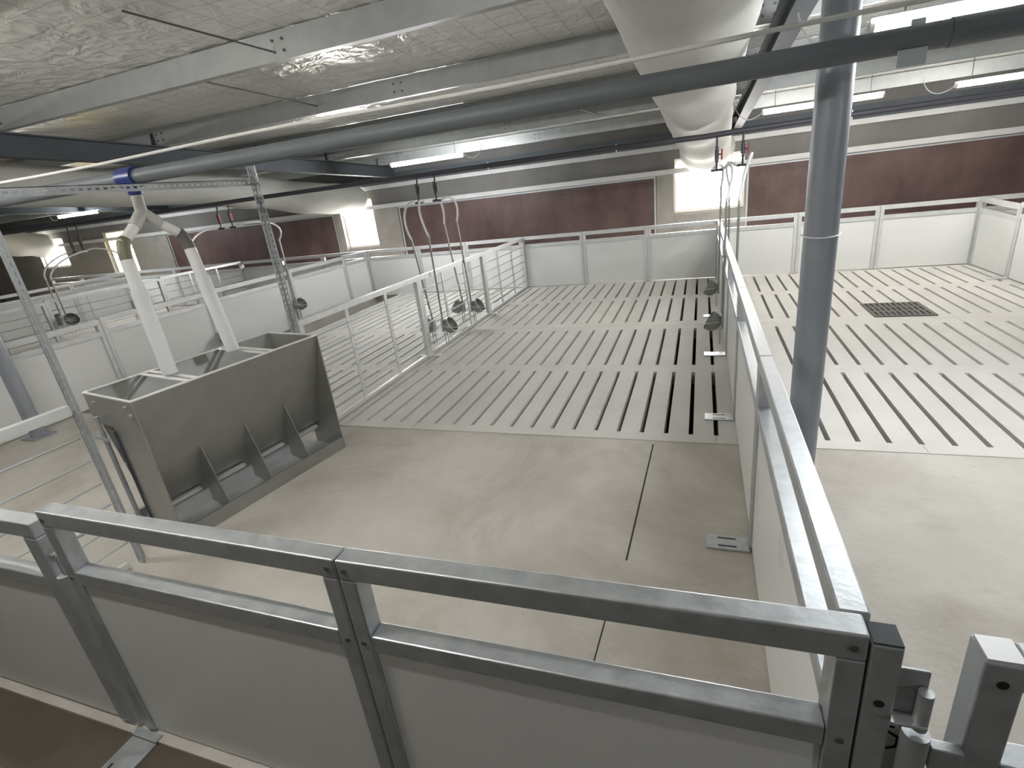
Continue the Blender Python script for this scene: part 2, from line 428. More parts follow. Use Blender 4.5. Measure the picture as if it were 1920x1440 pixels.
REDL = ['long dark red-brown board filling the far wall opening behind the middle pen',
        'red-brown board filling the far wall opening behind the right pen',
        'red-brown board filling the far wall opening at left, behind the hanging air duct']
for (a, b, c, d), lab in zip(RED, REDL):
    t = thing('opening_board', lab, 'board', ((a + b) / 2, YW - 0.02, c), 'red-brown boards in the far wall')
    MB().box(a, b, YW - 0.02, YW - 0.001, c, d).build('board', M['redboard'], t)
    fr = MB(); fr.box(a, b, YW - 0.028, YW - 0.0205, d - 0.03, d); fr.box(a, a + 0.03, YW - 0.028, YW - 0.0205, c, d - 0.03); fr.box(b - 0.03, b, YW - 0.028, YW - 0.0205, c, d - 0.03)
    fr.build('edge_strip', M['galv_dull'], t)

# ---------------------------------------------------------------- roof steel


def rafter(x, label):
    t = thing('roof_rafter', label, 'roof beam', (x, 0, 2.4), 'dark roof rafters')
    z = lambda y, d: 2.405 - 0.047 * y + d
    ya, yb = YF, YW - 0.11
    m = MB()
    for (xa, xb, da, db) in ((-0.06, 0.06, 0, 0.012), (-0.06, 0.06, 0.188, 0.2), (-0.005, 0.005, 0.012, 0.188)):
        m.hexa([(x + xa, ya, z(ya, da)), (x + xb, ya, z(ya, da)), (x + xb, yb, z(yb, da)), (x + xa, yb, z(yb, da)),
                (x + xa, ya, z(ya, db)), (x + xb, ya, z(ya, db)), (x + xb, yb, z(yb, db)), (x + xa, yb, z(yb, db))])
    m.build('beam', M['dark_steel'], t)
    for y in PUR[1:]:
        c = MB(); zz = z(y, 0.2)
        c.prism([(y - 0.035, zz), (y - 0.085, zz), (y - 0.062, zz + 0.13), (y - 0.035, zz + 0.13)], x - 0.005, x + 0.005, 'x')
        c.build('cleat', M['dark_steel'], t)


rafter(-3.0, 'dark steel rafter running back over the left pen, above the feed tubes')
rafter(3.28, 'dark steel rafter at right, carried by the grey steel pole')
rafter(-9.3, 'dark steel rafter far left, beyond the left pen')

PLAB = {-1.9: 'galvanised roof purlin nearest the viewer, high overhead', -0.4: 'wide galvanised roof purlin crossing the top left, nearest purlin in view',
        1.1: 'galvanised roof purlin crossing above the feed pipe, second purlin from the viewer',
        2.6: 'galvanised roof purlin third from the viewer, just past the dark feed pipe',
        4.1: 'galvanised roof purlin fourth from the viewer, above the lit tubes', 5.6: 'galvanised roof purlin beside the far wall'}
for y in PUR[1:]:
    zb = 2.605 - 0.047 * y + 0.001; h = 0.165
    t = thing('roof_purlin', PLAB[y], 'purlin', (0, y, zb), 'galvanised roof purlins')
    m = MB(); x0, x1 = XL + 0.05, XR - 0.05
    m.box(x0, x1, y - 0.034, y - 0.031, zb, zb + h); m.box(x0, x1, y - 0.031, y + 0.03, zb, zb + 0.003); m.box(x0, x1, y - 0.031, y + 0.03, zb + h - 0.003, zb + h)
    m.box(x0, x1, y + 0.027, y + 0.03, zb + 0.003, zb + 0.02)
    m.build('channel', M['purlin'], t)
    for xb in (-2.9, 0.15, 3.2):
        for dz in (0.05, 0.115):
            for dx in (-0.04, 0.04): MB().tube([(xb + dx, y - 0.034, zb + dz), (xb + dx, y - 0.044, zb + dz)], 0.009, 8).build('bolt', M['wire'], t)

for n_, (p, q, lab) in enumerate((((0.10, -0.43, 2.68), (-0.20, -1.2, 2.80), 'thin tie rod running from the nearest purlin up to the top edge'),
                                  ((-0.75, 1.06, 2.62), (-0.7, -0.36, 2.66), 'thin tie rod between the first and second purlins in view'),
                                  ((1.02, 2.57, 2.55), (1.55, 4.05, 2.42), 'short dark brace rod behind the feed pipe, left of the air duct'),
                                  ((5.9, 2.57, 2.55), (6.5, 4.05, 2.42), 'short dark brace rod above the right hand lit tubes'))):
    mb = MB(); mb.tube([p, q], 0.006 if n_ < 2 else 0.009, 8); tag(mb.build('tie_rod', M['wire'], origin=p), lab, 'rod', 'roof tie rods')

# columns
for x, y, lab in ((3.25, -1.12, 'grey round steel pole standing behind the white divider'), (-3.08, -1.06, 'grey round steel pole at left standing beside the white fence')):
    t = thing('steel_pole', lab, 'pole', (x, y, -0.003), 'roof poles')
    zt = 2.405 - 0.047 * y - 0.012
    MB().tube([(x, y, 0.009), (x, y, zt)], 0.066 if x > 0 else 0.06, 28).build('shaft', M['pole'], t, smooth=True)
    MB().box(x - 0.1, x + 0.1, y - 0.1, y + 0.1, -0.003, 0.009).build('base_plate', M['pole'], t)
    MB().box(x - 0.09, x + 0.09, y - 0.09, y + 0.09, zt, zt + 0.011).build('cap_plate', M['dark_steel'], t)
    if x > 0:
        MB().tube([(x + 0.075 * math.cos(a), y + 0.075 * math.sin(a), 1.335 + 0.01 * math.sin(a)) for a in [PI + 0.25 * i for i in range(18)]], 0.003, 6).build('wire_tie', M['hose'], t)

# ---------------------------------------------------------------- fences


def board_panel(label, group, p0, p1, H0, H1, gap=0.08, foot=0, near=False, z0=0.012, name='fence_panel', top_t=0.05):
    """solid fence section: top rail, mid rail, white board, two posts, slotted foot plate"""
    dx, dy = p1[0] - p0[0], p1[1] - p0[1]; L = math.hypot(dx, dy); ux, uy = dx / L, dy / L
    at = lambda s: (p0[0] + ux * s, p0[1] + uy * s)
    Hs = lambda s: H0 + (H1 - H0) * s / L
    t = thing(name, label, 'fence panel', (p0[0] + dx / 2, p0[1] + dy / 2, 0.0), group)
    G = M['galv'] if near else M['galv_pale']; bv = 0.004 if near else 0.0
    pw = 0.045; e = 0.0015
    a, b = at(e), at(L - e)
    m = MB(); m.bar(a, b, Hs(0) - 0.055, Hs(0), Hs(L) - 0.055, Hs(L), top_t); m.build('top_rail', G, t, bevel=bv)
    i0, i1 = at(pw + 0.001), at(L - pw - 0.001)
    mt = 0.055 + gap
    m = MB(); m.bar(i0, i1, Hs(0) - mt - 0.05, Hs(0) - mt, Hs(L) - mt - 0.05, Hs(L) - mt, 0.05); m.build('mid_rail', G, t, bevel=bv)
    m = MB(); m.bar(i0, i1, z0, Hs(0) - mt - 0.0505, z0, Hs(L) - mt - 0.0505, 0.03); m.build('board', M['board_worn' if near and foot else 'board'], t)
    for s0, s1 in ((e, pw), (L - pw, L - e)):
        m = MB(); m.bar(at(s0), at(s1), 0.008, Hs(s0) - 0.0555, 0.008, Hs(s1) - 0.0555, 0.05); m.build('post', G, t, bevel=bv)
    if near:
        for s in (0.022, L - 0.022):
            c = at(s); nx, ny = uy, -ux
            for zz in (Hs(s) - 0.028, Hs(s) - mt - 0.025):
                MB().tube([(c[0] + nx * 0.024, c[1] + ny * 0.024, zz), (c[0] + nx * 0.0275, c[1] + ny * 0.0275, zz)], 0.007, 10).build('rivet', M['wire'], t)
    if foot:
        nx, ny = -uy * foot, ux * foot
        c = at(L - 0.02)
        q = MB()
        A = (c[0] + nx * 0.026, c[1] + ny * 0.026); B = (c[0] + nx * 0.21, c[1] + ny * 0.21)
        hw = 0.05
        poly = [(A[0] - ux * hw, A[1] - uy * hw), (A[0] + ux * hw, A[1] + uy * hw), (B[0] + ux * hw, B[1] + uy * hw), (B[0] - ux * hw, B[1] - uy * hw)]
        q.prism(poly, 0.001, 0.009, 'z'); fo = q.build('foot_plate', G, t)
        for sgn in (-1, 1):
            d = MB()
            for f0, f1 in ((0.08, 0.16),):
                C0 = (c[0] + nx * f0 + ux * sgn * 0.028, c[1] + ny * f0 + uy * sgn * 0.028); C1 = (c[0] + nx * f1 + ux * sgn * 0.028, c[1] + ny * f1 + uy * sgn * 0.028)
                d.bar(C0, C1, 0.009, 0.0096, 0.009, 0.0096, 0.01)
            so = d.build('slot', M['ink'], fo, origin=tuple(t['_o']))
    return t


def rod_panel(label, group, x, y0, y1, H0, H1, name='rod_fence_panel', short=False):
    """open fence section: top rail, end posts, two flat uprights, six rods, bottom bar"""
    t = thing(name, label, 'fence panel', (x, (y0 + y1) / 2, 0.0), group)
    G = M['galv_pale']; L = y1 - y0; Hs = lambda y: H0 + (H1 - H0) * (y - y0) / L
    MB().bar((x, y0 + .001), (x, y1 - .001), H0 - 0.045, H0, H1 - 0.045, H1, 0.045).build('top_rail', G, t)
    for a, b in ((y0 + .001, y0 + 0.045), (y1 - 0.045, y1 - .001))[:1 if short else 2]:
        MB().bar((x, a), (x, b), 0.004, Hs(a) - 0.0455, 0.004, Hs(b) - 0.0455, 0.045).build('post', G, t)
    for q in () if short else (1, 2):
        yy = y0 + L * q / 3
        MB().bar((x, yy - 0.02), (x, yy + 0.02), 0.03, Hs(yy) - 0.0455, 0.03, Hs(yy) - 0.0455, 0.012, 0.012).build('upright', G, t)
    for zr in (0.76, 0.63, 0.50, 0.375, 0.255, 0.14):
        f0, f1 = zr * H0 / 0.93, zr * H1 / 0.93
        MB().tube([(x, y0 + 0.0455, f0), (x, y1 - (0.004 if short else 0.0455), f1)], 0.006, 8).build('rod', M['galv_dull'], t, smooth=True)
    MB().bar((x, y0 + .046), (x, y1 - .046), 0.012, 0.042, 0.012, 0.042, 0.03).build('bottom_bar', G, t)
    MB().box(x - 0.13, x + 0.13, y0 + 0.002, y0 + 0.07, 0.0005, 0.0035).build('foot_plate', G, t)
    return t


YFR = -2.945                                             # centre line of the front fence
g_f = 'front fence sections'
board_panel('near front fence section with white board, left of the two', g_f, (0.905, YFR), (1.985, YFR), 0.935, 0.925, gap=0.165, near=True, z0=0.006)
board_panel('near front fence section with white board, right one reaching the corner post', g_f, (1.988, YFR), (3.031, YFR), 0.925, 0.94, gap=0.165, near=True, z0=0.006)
# slotted foot plate under the left post, reaching into the aisle
t = thing('foot_plate', 'slotted steel foot plate on the aisle floor under the front left post', 'plate', (0.93, -3.05, -0.015))
MB().box(0.87, 0.99, -3.24, -2.999, -0.0145, -0.006).build('plate', M['galv'], t)
MB().box(0.87, 0.99, -2.9988, -2.972, -0.003, 0.004).build('upstand', M['galv'], t)
d = MB()
for xx in (0.893, 0.962): d.box(xx, xx + 0.009, -3.20, -3.09, -0.006, -0.0053)
d.build('slot', M['ink'], t)

# corner post with latch bracket
cp = thing('corner_post', 'short steel corner post with latch bracket at bottom right', 'post', (3.055, -2.945, 0.0))
MB().box(3.033, 3.078, -2.970, -2.922, 0.0, 0.925).build('shaft', M['galv'], cp, bevel=0.004)
MB().box(3.0345, 3.0765, -2.9685, -2.9235, 0.925, 0.929).build('cap', M['dark_steel'], cp)
br = MB().box(3.078, 3.122, -2.960, -2.954, 0.775, 0.875).box(3.078, 3.122, -2.985, -2.960, 0.775, 0.781).build('latch_bracket', M['galv'], cp, bevel=0.002)
MB().tube([(3.115, -2.972, 0.765), (3.115, -2.972, 0.845)], 0.011, 14).build('pin', M['galv'], cp, smooth=True)
MB().tube([(3.056, -2.9702, 0.80), (3.056, -2.9709, 0.80)], 0.008, 14).build('bolt_hole', M['ink'], cp)
st = MB().box(3.079, 3.120, -2.946, -2.940, 0.50, 0.735).build('sticker', M['sticker'], cp)
hx = MB()
for (cx, cz, r, w) in ((3.083, 0.690, 0.026, 0.007),):
    P = [(cx + r * math.cos(a) * 0.95, cz + r * math.sin(a)) for a in [PI / 6 + PI / 3 * i for i in range(6)]]
    Q = [(cx + (r - w) * math.cos(a) * 0.95, cz + (r - w) * math.sin(a)) for a in [PI / 6 + PI / 3 * i for i in range(6)]]
    for i in range(6):
        k = (i + 1) % 6; n = len(hx.v)
        hx.v += [(P[i][0], -2.9466, P[i][1]), (P[k][0], -2.9466, P[k][1]), (Q[k][0], -2.9466, Q[k][1]), (Q[i][0], -2.9466, Q[i][1])]; hx.f.append((n, n + 1, n + 2, n + 3))
hx.box(3.081, 3.094, -2.9467, -2.9464, 0.722, 0.727); hx.prism([(3.098, 0.733), (3.108, 0.733), (3.104, 0.722)], -2.9467, -2.9464)
hx.build('black_print', M['ink'], cp)

# gate at the right edge
ga = thing('pen_gate', 'galvanised pen gate at the bottom right corner, hinged beside the corner post', 'gate', (3.7, -2.945, 0.0), 'pen gates')
MB().box(3.178, 3.232, -2.970, -2.915, 0.02, 0.925).build('post', M['galv'], ga, bevel=0.004)
MB().box(3.1815, 3.2285, -2.9665, -2.9185, 0.925, 0.929).build('post_cap', M['galv_pale'], ga)
MB().box(3.2325, 4.25, -2.968, -2.918, 0.87, 0.925).build('top_rail', M['galv'], ga, bevel=0.004)
MB().box(3.2325, 4.20, -2.968, -2.918, 0.66, 0.71).build('mid_rail', M['galv'], ga, bevel=0.004)
MB().box(3.2325, 4.20, -2.958, -2.928, 0.02, 0.6595).build('board', M['board'], ga)
MB().box(4.2005, 4.25, -2.970, -2.915, 0.02, 0.8695).build('post', M['galv'], ga, bevel=0.004)
MB().tube([(3.113, -2.972, 0.10), (3.113, -2.972, 0.755)], 0.020, 16).build('hinge_tube', M['galv'], ga, smooth=True)
MB().box(3.134, 3.178, -2.982, -2.962, 0.685, 0.735).build('hinge_arm', M['galv'], ga, bevel=0.002)
MB().tube([(3.205, -2.9702, 0.885), (3.205, -2.9709, 0.885)], 0.008, 12).build('rivet', M['ink'], ga)

# gate at the left edge
gl = thing('pen_gate', 'galvanised pen gate at the left edge, ending beside the front fence', 'gate', (0.3, -2.945, 0.0), 'pen gates')
MB().box(-0.45, 0.842, -2.972, -2.922, 0.825, 0.88).build('top_rail', M['galv_dull'], gl, bevel=0.004)
MB().box(-0.45, 0.776, -2.972, -2.922, 0.62, 0.67).build('mid_rail', M['galv_dull'], gl, bevel=0.004)
MB().box(-0.45, 0.776, -2.962, -2.932, 0.012, 0.6195).build('board', M['board'], gl)
MB().box(0.7765, 0.842, -2.972, -2.922, 0.012, 0.8245).build('post', M['galv_dull'], gl, bevel=0.004)
MB().box(-0.5, -0.4505, -2.972, -2.922, 0.012, 0.88).build('post', M['galv_dull'], gl)
MB().tube([(0.864, -2.957, 0.03), (0.864, -2.957, 0.68)], 0.0205, 16).build('hinge_tube', M['galv_dull'], gl, smooth=True)
MB().tube([(0.866, -2.955, 0.685), (0.866, -2.955, 0.76), (0.862, -2.935, 0.775), (0.876, -2.87, 0.775)], 0.007, 8).build('latch_pin', M['galv'], gl, smooth=True)
MB().box(0.8425, 0.876, -2.96, -2.94, 0.735, 0.755).build('latch_plate', M['galv_dull'], gl)

# divider between the middle and the right pen
g = 'white divider sections'
ys = [-2.915, -1.53, -0.14, 1.25, 2.65, 4.965]
Hd = lambda y: 0.935 - 0.065 * (y + 2.95) / 7.9
DL = ['white divider section beside the middle pen, nearest the corner post', 'white divider section second from the corner post, beside the grey pole',
      'white divider section third from the corner post, carrying no drinker', 'white divider section fourth from the corner post, behind the nearer drinker bowl',
      'white divider section reaching the far fence']
for i in range(5):
    board_panel(DL[i], g, (DIV, ys[i]), (DIV, ys[i + 1] - 0.002), Hd(ys[i]), Hd(ys[i + 1]), gap=0.155, foot=1 if i < 4 else 0, near=True)

# fence across the far end
g = 'far fence sections'
bx = [-12.7, -11.6, -10.6, -9.56, -8.4, -7.49, -6.43, -5.35, -4.3, -3.25, -2.14, -1.18, -0.13, 0.93, 1.97, 3.03, 4.08, 5.08, 6.20, 7.3]
for i in range(len(bx) - 1):
    a, b = bx[i], bx[i + 1]
    if a >= 6.1: lab = 'far white fence section at the right edge, beyond the right pen'
    elif a >= 3.0: lab = 'far white fence section of the right pen, %s one from the divider' % ORD[int(round((a - 3.03) / 1.05))]
    elif a > -0.2: lab = 'far white fence section of the middle pen, %s from the rod fence' % ORD[int(round((a + 0.13) / 1.05))]
    elif a > -3.3: lab = 'far white fence section of the left pen, %s left of the rod fence' % ORD[int(round((-0.13 - b) / 1.05))]
    else: lab = 'far white fence section at left, %s one left of the long white fence' % (ORD + ['seventh', 'eighth', 'ninth'])[8 - i]
    H = 0.865
    board_panel(lab, g, (a + 0.001, 5.0), (b - 0.001, 5.0), H, H, gap=0.075)

# long white fence on the left of the left pen, the right one, and the far left one
ys = [-2.9, -1.55, -0.05, 1.4, 2.85, 4.25, 4.965]
WL = ['white fence section left of the left pen, nearest the viewer', 'white fence section left of the left pen, behind the near angle upright',
      'white fence section left of the left pen, behind the feed tubes', 'white fence section left of the left pen, middle one above a drinker bowl',
      'white fence section left of the left pen, with the far drinker bowl', 'short white fence section left of the left pen, ending at the far fence']
for i in range(6):
    board_panel(WL[i], 'long white fence sections', (WHX, ys[i]), (WHX, ys[i + 1] - 0.002), 0.88, 0.865, gap=0.07)
ys = [-0.2, 1.2, 2.6, 4.0, 4.965]
WR = ['white fence section right of the right pen, out at the frame edge', 'white fence section right of the right pen, third from the far corner',
      'white fence section right of the right pen, second from the far corner', 'white fence section at the far right corner of the right pen']
for i in range(4):
    if i >= 2: board_panel(WR[i], 'right pen fence sections', (RTX, ys[i]), (RTX, ys[i + 1] - 0.002), 0.83, 0.86, gap=0.07, foot=1 if i == 2 else 0)
ys = [-1.0, 0.5, 2.0, 3.5, 4.965]
W2 = ['far left white fence section beyond the far rod fence, nearest', 'far left white fence section beyond the far rod fence, second', 'far left white fence section beyond the far rod fence, third',
      'far left white fence section beyond the far rod fence, last by the far fence']
for i in range(4): board_panel(W2[i], 'far left white fence sections', (WH2, ys[i]), (WH2, ys[i + 1] - 0.002), 0.88, 0.87, gap=0.07)

# open rod fences
g = 'open rod fence sections'
Hr = lambda y: 0.94 - 0.08 * (y + 2.6) / 7.6
ys = [-2.915, -2.264, -0.66, 1.22, 3.10, 4.965]
RL = ['open rod fence section between the front gate and the feeder', None, 'open rod fence section just behind the feeder', 'open rod fence section carrying the four drinker bowls', 'open rod fence section ending at the far fence']
for i in range(5):
    if RL[i]: rod_panel(RL[i], g, RODX, ys[i], ys[i + 1] - 0.002, Hr(ys[i]), Hr(ys[i + 1]), short=(i == 0))
ys = [-0.66, 1.22, 3.10, 4.965]
R2 = ['open rod fence section far left beyond the long white fence, nearest', 'open rod fence section far left beyond the long white fence, middle', 'open rod fence section far left beyond the long white fence, by the far fence']
for i in range(3): rod_panel(R2[i], 'far open rod fence sections', ROD2, ys[i], ys[i + 1] - 0.002, 0.90, 0.88)

# ---------------------------------------------------------------- feeder
FC, FA = (-0.11, -1.43), math.radians(-11)
fe = thing('pig_feeder', 'stainless steel double hopper pig feeder with open top and trough', 'feeder', (FC[0], FC[1], -0.003), rotz=FA, local=True)
HL, HW, HT = 0.60, 0.27, 0.873
for sg in (-1, 1):
    yy = sg * HL
    m = MB()
    # T-shaped end plate: full width above, right half carried down to the floor
    poly = [(-HW, HT), (-HW, 0.70), (-0.06, 0.69), (-0.035, 0.665), (-0.035, 0.0), (HW, 0.0), (HW, HT)]
    m.prism(poly, yy - 0.004, yy + 0.004)
    m.build('end_plate', M['stainless'], fe, bevel=0.002)
for sg in (1, -1):
    m = MB()
    P = [(sg * (HW - 0.001), HT), (sg * (HW - 0.005), HT), (sg * 0.05, 0.20), (sg * 0.055, 0.20)]
    m.prism(P if sg < 0 else P[::-1], -HL + 0.005, HL - 0.005); m.build('hopper_wall', M['stainless'], fe)
    m = MB(); m.box(min(sg * HW, sg * (HW - 0.016)), max(sg * HW, sg * (HW - 0.016)), -HL + 0.005, HL - 0.005, HT, HT + 0.008); m.build('rim', M['white_trim'], fe)
for sg in (-1, 1):
    MB().box(-HW, HW, sg * HL - 0.006, sg * HL + 0.006, HT + 0.0005, HT + 0.008).build('rim', M['white_trim'], fe)
for sg in (1, -1):
    m = MB(); a, b = sorted((sg * HW, sg * (HW - 0.006))); m.box(a, b, -HL + 0.005, HL - 0.005, 0.0, 0.080)
    a, b = sorted((sg * HW, sg * (HW - 0.02))); m.box(a, b, -HL + 0.005, HL - 0.005, 0.0805, 0.088)
    m.build('trough_rim', M['stainless'], fe)
MB().box(-HW + 0.007, HW - 0.007, -HL + 0.005, HL - 0.005, 0.0, 0.012).build('trough_floor', M['galv_dull'], fe)
xw = lambda z: 0.053 + (HW - 0.058) * (z - 0.2) / (HT - 0.2)
for k in range(3):
    yy = -HL / 2 + HL / 2 * k
    for sg in (1,):
        m = MB(); poly = [(HW - 0.021, 0.079), (HW - 0.021, 0.095), (xw(0.46) + 0.004, 0.46), (xw(0.35) + 0.004, 0.35), (0.06, 0.2), (0.06, 0.06), (HW - 0.06, 0.03), (HW - 0.03, 0.03)]
        m.prism(poly, yy - 0.0015, yy + 0.0015); m.build('divider_fin', M['stainless'], fe)
for k in range(4):
    yy = -HL + 0.01 + HL / 2 * k
    MB().box(0.056, 0.085, yy + 0.005, yy + HL / 2 - 0.06, 0.165, 0.185).build('feed_slide', M['galv_pale'], fe)
for y in (-0.295, -0.245, 0.205, 0.255):
    MB().box(-HW + 0.016, HW - 0.016, y - 0.013, y + 0.013, HT + 0.001, HT + 0.007).build('top_strap', M['white_trim'], fe)
MB().box(-0.02, 0.02, -HL + 0.005, HL - 0.005, 0.13, 0.23).build('feed_tray', M['stainless'], fe)
rb = MB(); rb.tube([(-0.145, -HL - 0.03, 0.02), (-0.145, -HL - 0.03, 0.66)], 0.013, 12); rb.build('adjusting_rod', M['galv_dull'], fe, smooth=True)
MB().tube([(-0.145, -HL - 0.03, 0.66), (-0.145, -HL - 0.03, 0.74)], 0.009, 10).tube([(-0.145, -HL - 0.03, 0.735), (-0.145, -HL - 0.03, 0.755)], 0.016, 6).build('rod_bolt', M['galv'], fe)
MB().box(-0.215, -0.04, -HL - 0.05, -HL - 0.045, 0.62, 0.64).build('rod_bracket', M['galv_dull'], fe)
MB().box(-0.045, -0.036, -HL - 0.016, -HL - 0.004, 0.02, 0.67).build('edge_strip', M['dark_steel'], fe)
for x_, z_ in ((0.2, 0.84), (-0.16, 0.83), (0.235, 0.80), (-0.05, 0.47), (-0.05, 0.12)):
    MB().tube([(x_, -HL - 0.004, z_), (x_, -HL - 0.018, z_)], 0.009, 6).build('bolt', M['galv_dull'], fe)

# slotted angle frame standing at both ends of the feeder, with its cross bar


def angle_bar(mb, p0, p1, a, b, w=0.04, t=0.003):
    """L profile from p0 to p1; a and b are the directions of its two flanges, each pierced by a row of slots"""
    p0, p1 = Vector(p0), Vector(p1); d = (p1 - p0); L = d.length; d.normalize(); a, b = Vector(a), Vector(b)
    n = int(L / 0.04)
    for e, o_ in ((a, b), (b, a)):
        def blk(s0, s1, e0, e1):
            c = [p0 + d * s + e * q + o_ * r for (s, q, r) in ((s0, e0, 0), (s1, e0, 0), (s1, e1, 0), (s0, e1, 0), (s0, e0, t), (s1, e0, t), (s1, e1, t), (s0, e1, t))]
            mb.hexa(c)
        blk(0, L, 0, w * 0.36); blk(0, L, w * 0.64, w)
        st = L / n
        for k in range(n): blk(k * st, k * st + st * 0.42, w * 0.36, w * 0.64)


af = thing('slotted_angle_frame', 'slotted angle steel frame of two uprights and a cross bar around the feeder', 'frame', (-0.10, -1.47, 0.0))
PN, PF = (-0.10, -2.26), (-0.10, -0.69)
m = MB(); angle_bar(m, (*PN, 0.0), (*PN, 1.98), (1, 0, 0), (0, 1, 0)); m.build('upright', M['galv_dull'], af)
m = MB(); angle_bar(m, (*PF, 0.0), (*PF, 2.005), (1, 0, 0), (0, -1, 0)); m.build('upright', M['galv_dull'], af)
dirn = Vector((PF[0] - PN[0], PF[1] - PN[1], 0)).normalized()
m = MB(); angle_bar(m, Vector((*PN, 1.922)) - dirn * 0.15 + Vector((-0.001, 0, 0)), (PF[0] - 0.001, PF[1], 1.922), (0, 0, -1), (-1, 0, 0)); m.build('cross_bar', M['galv_dull'], af)

# feed auger, drop outlet and tubes
AY, AZ = -1.43, 1.967
au = thing('feed_auger_tube', 'dark grey feed auger tube crossing the whole picture overhead', 'pipe', (2, AY, AZ))
MB().tube([(-9, AY, AZ), (9.8, AY, AZ)], 0.040, 20).build('tube', M['auger'], au, smooth=True)
MB().tube([(3.50, AY, AZ), (9.79, AY, AZ)], 0.0425, 20).build('sleeve', M['auger'], au, smooth=True)
MB().box(3.40, 3.44, AY + 0.02, AY + 0.024, AZ - 0.075, AZ + 0.06).box(3.36, 3.44, AY - 0.03, AY - 0.026, AZ - 0.08, AZ - 0.03).build('hanger_strap', M['galv_dull'], au)
for x in (6.5, 8.5): MB().tube([(x, AY, AZ + 0.03), (x, AY, zc(AY) - 0.03)], 0.003, 6).build('hanger_wire', M['wire'], au)

fd = thing('feed_drop', 'blue feed outlet with grey Y pipe and two milky drop tubes above the feeder', 'feed pipe', (-0.26, AY, AZ))
ox = -0.262
MB().tube([(ox - 0.06, AY, AZ), (ox - 0.045, AY, AZ), (ox + 0.045, AY, AZ), (ox + 0.06, AY, AZ)], 0.056, 20).build('outlet_saddle', M['blue'], fd, smooth=True)
MB().tube([(ox, AY, AZ - 0.03), (ox, AY, 1.875)], 0.043, 18, 0.036).build('outlet_collar', M['blue'], fd, smooth=True)
MB().tube([(ox - 0.002, AY, 1.875), (ox - 0.006, AY, 1.80)], 0.030, 18).build('neck', M['pvc_grey'], fd, smooth=True)
YC = Vector((-0.268, AY, 1.765))
EL, ER = Vector((-0.215, -1.65, 1.62)), Vector((-0.21, -1.255, 1.625))
m = MB()
m.tube([YC + Vector((0, 0, 0.045)), YC], 0.032, 18)
for e in (EL, ER): m.tube([YC + Vector((0, 0, 0.015)), YC + (e - YC) * 0.42], 0.033, 18)
m.build('wye', M['pvc_grey'], fd, smooth=True)
for e in (EL, ER): MB().tube([YC + (e - YC) * 0.42, YC + (e - YC) * 0.97], 0.0285, 18).build('arm', M['pvc_white'], fd, smooth=True)
BL, BR = Vector((-0.13, -1.70, 0.89)), Vector((-0.10, -1.265, 0.89))
for e, bt, mm in ((EL, BL, M['elbow']), (ER, BR, M['elbow_dark'])):
    dn = (bt - e).normalized()
    MB().tube(arc(YC + (e - YC) * 0.84, e, e + dn * 0.085, 8), 0.033, 18).build('elbow', mm, fd, smooth=True)
    MB().tube([e + dn * 0.08, e + dn * 0.36], 0.034, 20).build('upper_sleeve', M['pvc_clear'], fd, smooth=True)
    MB().tube([e + dn * 0.25, bt], 0.041, 20).build('drop_tube', M['pvc_clear'], fd, smooth=True)
MB().tube([YC + Vector((0.0, 0.02, -0.03)), YC + Vector((0.005, 0.05, -0.05))], 0.009, 10).build('cord_knob', M['red'], fd, smooth=True)

cd = MB(); pts = [(-9, AY - 0.02, 2.06)] + [(x, AY - 0.02, 2.062 + 0.006 * math.sin(x * 2.3)) for x in [-6 + 0.5 * i for i in range(24)]] + [(9.7, AY - 0.02, 2.07)]
cd.tube(pts, 0.0085, 8); tag(cd.build('cable_conduit', M['pvc_white'], origin=(2, AY, 2.06), smooth=True), 'thin pale conduit running just above the dark feed pipe', 'conduit')

# ---------------------------------------------------------------- water main, valves and drinkers
WY, WZ = 2.08, 1.925
wp = thing('water_main', 'dark water pipe crossing the picture below the lit tubes', 'pipe', (0, WY, WZ))
pts = [(x, WY, WZ + (0.0 if x > -3.2 else 0.0) - 0.015 * math.exp(-((x - 2.7) / 0.4) ** 2)) for x in [-12 + 0.4 * i for i in range(54)]]
MB().tube(pts, 0.026, 14).build('tube', M['black_pipe'], wp, smooth=True)
for x in (0.55, 1.95, 4.0, 5.6): MB().tube([(x, WY - 0.012, WZ - 0.045), (x, WY - 0.012, WZ + 0.035)], 0.005, 6).build('clip', M['galv_pale'], wp)


def valve_drop(x, zb, label, red):
    t = thing('valve_drop', label, 'valve', (x, WY - 0.03, WZ - 0.03), 'water valve drops')
    y = WY - 0.03
    MB().tube([(x, WY, WZ - 0.027), (x, y, zb)], 0.010, 10).build('drop_pipe', M['black_pipe'], t, smooth=True)
    zm = zb + 0.14
    MB().tube([(x, y, zm - 0.045), (x, y, zm + 0.045)], 0.019, 12).tube([(x, y, zm + 0.05), (x, y, zm + 0.068)], 0.016, 10).tube([(x, y, zm - 0.068), (x, y, zm - 0.05)], 0.016, 10).build('valve_body', M['black_pipe'], t, smooth=True)
    MB().tube([(x + 0.018, y - 0.01, zm), (x + 0.04, y - 0.022, zm)], 0.008, 8).box(x + 0.036, x + 0.052, y - 0.04, y - 0.005, zm - 0.05, zm + 0.045).build('handle', M['red'] if red else M['black_pipe'], t, bevel=0.003)
    MB().tube([(x - 0.05, y, zb), (x + 0.06, y, zb)], 0.012, 10).build('manifold', M['black_pipe'], t, smooth=True)


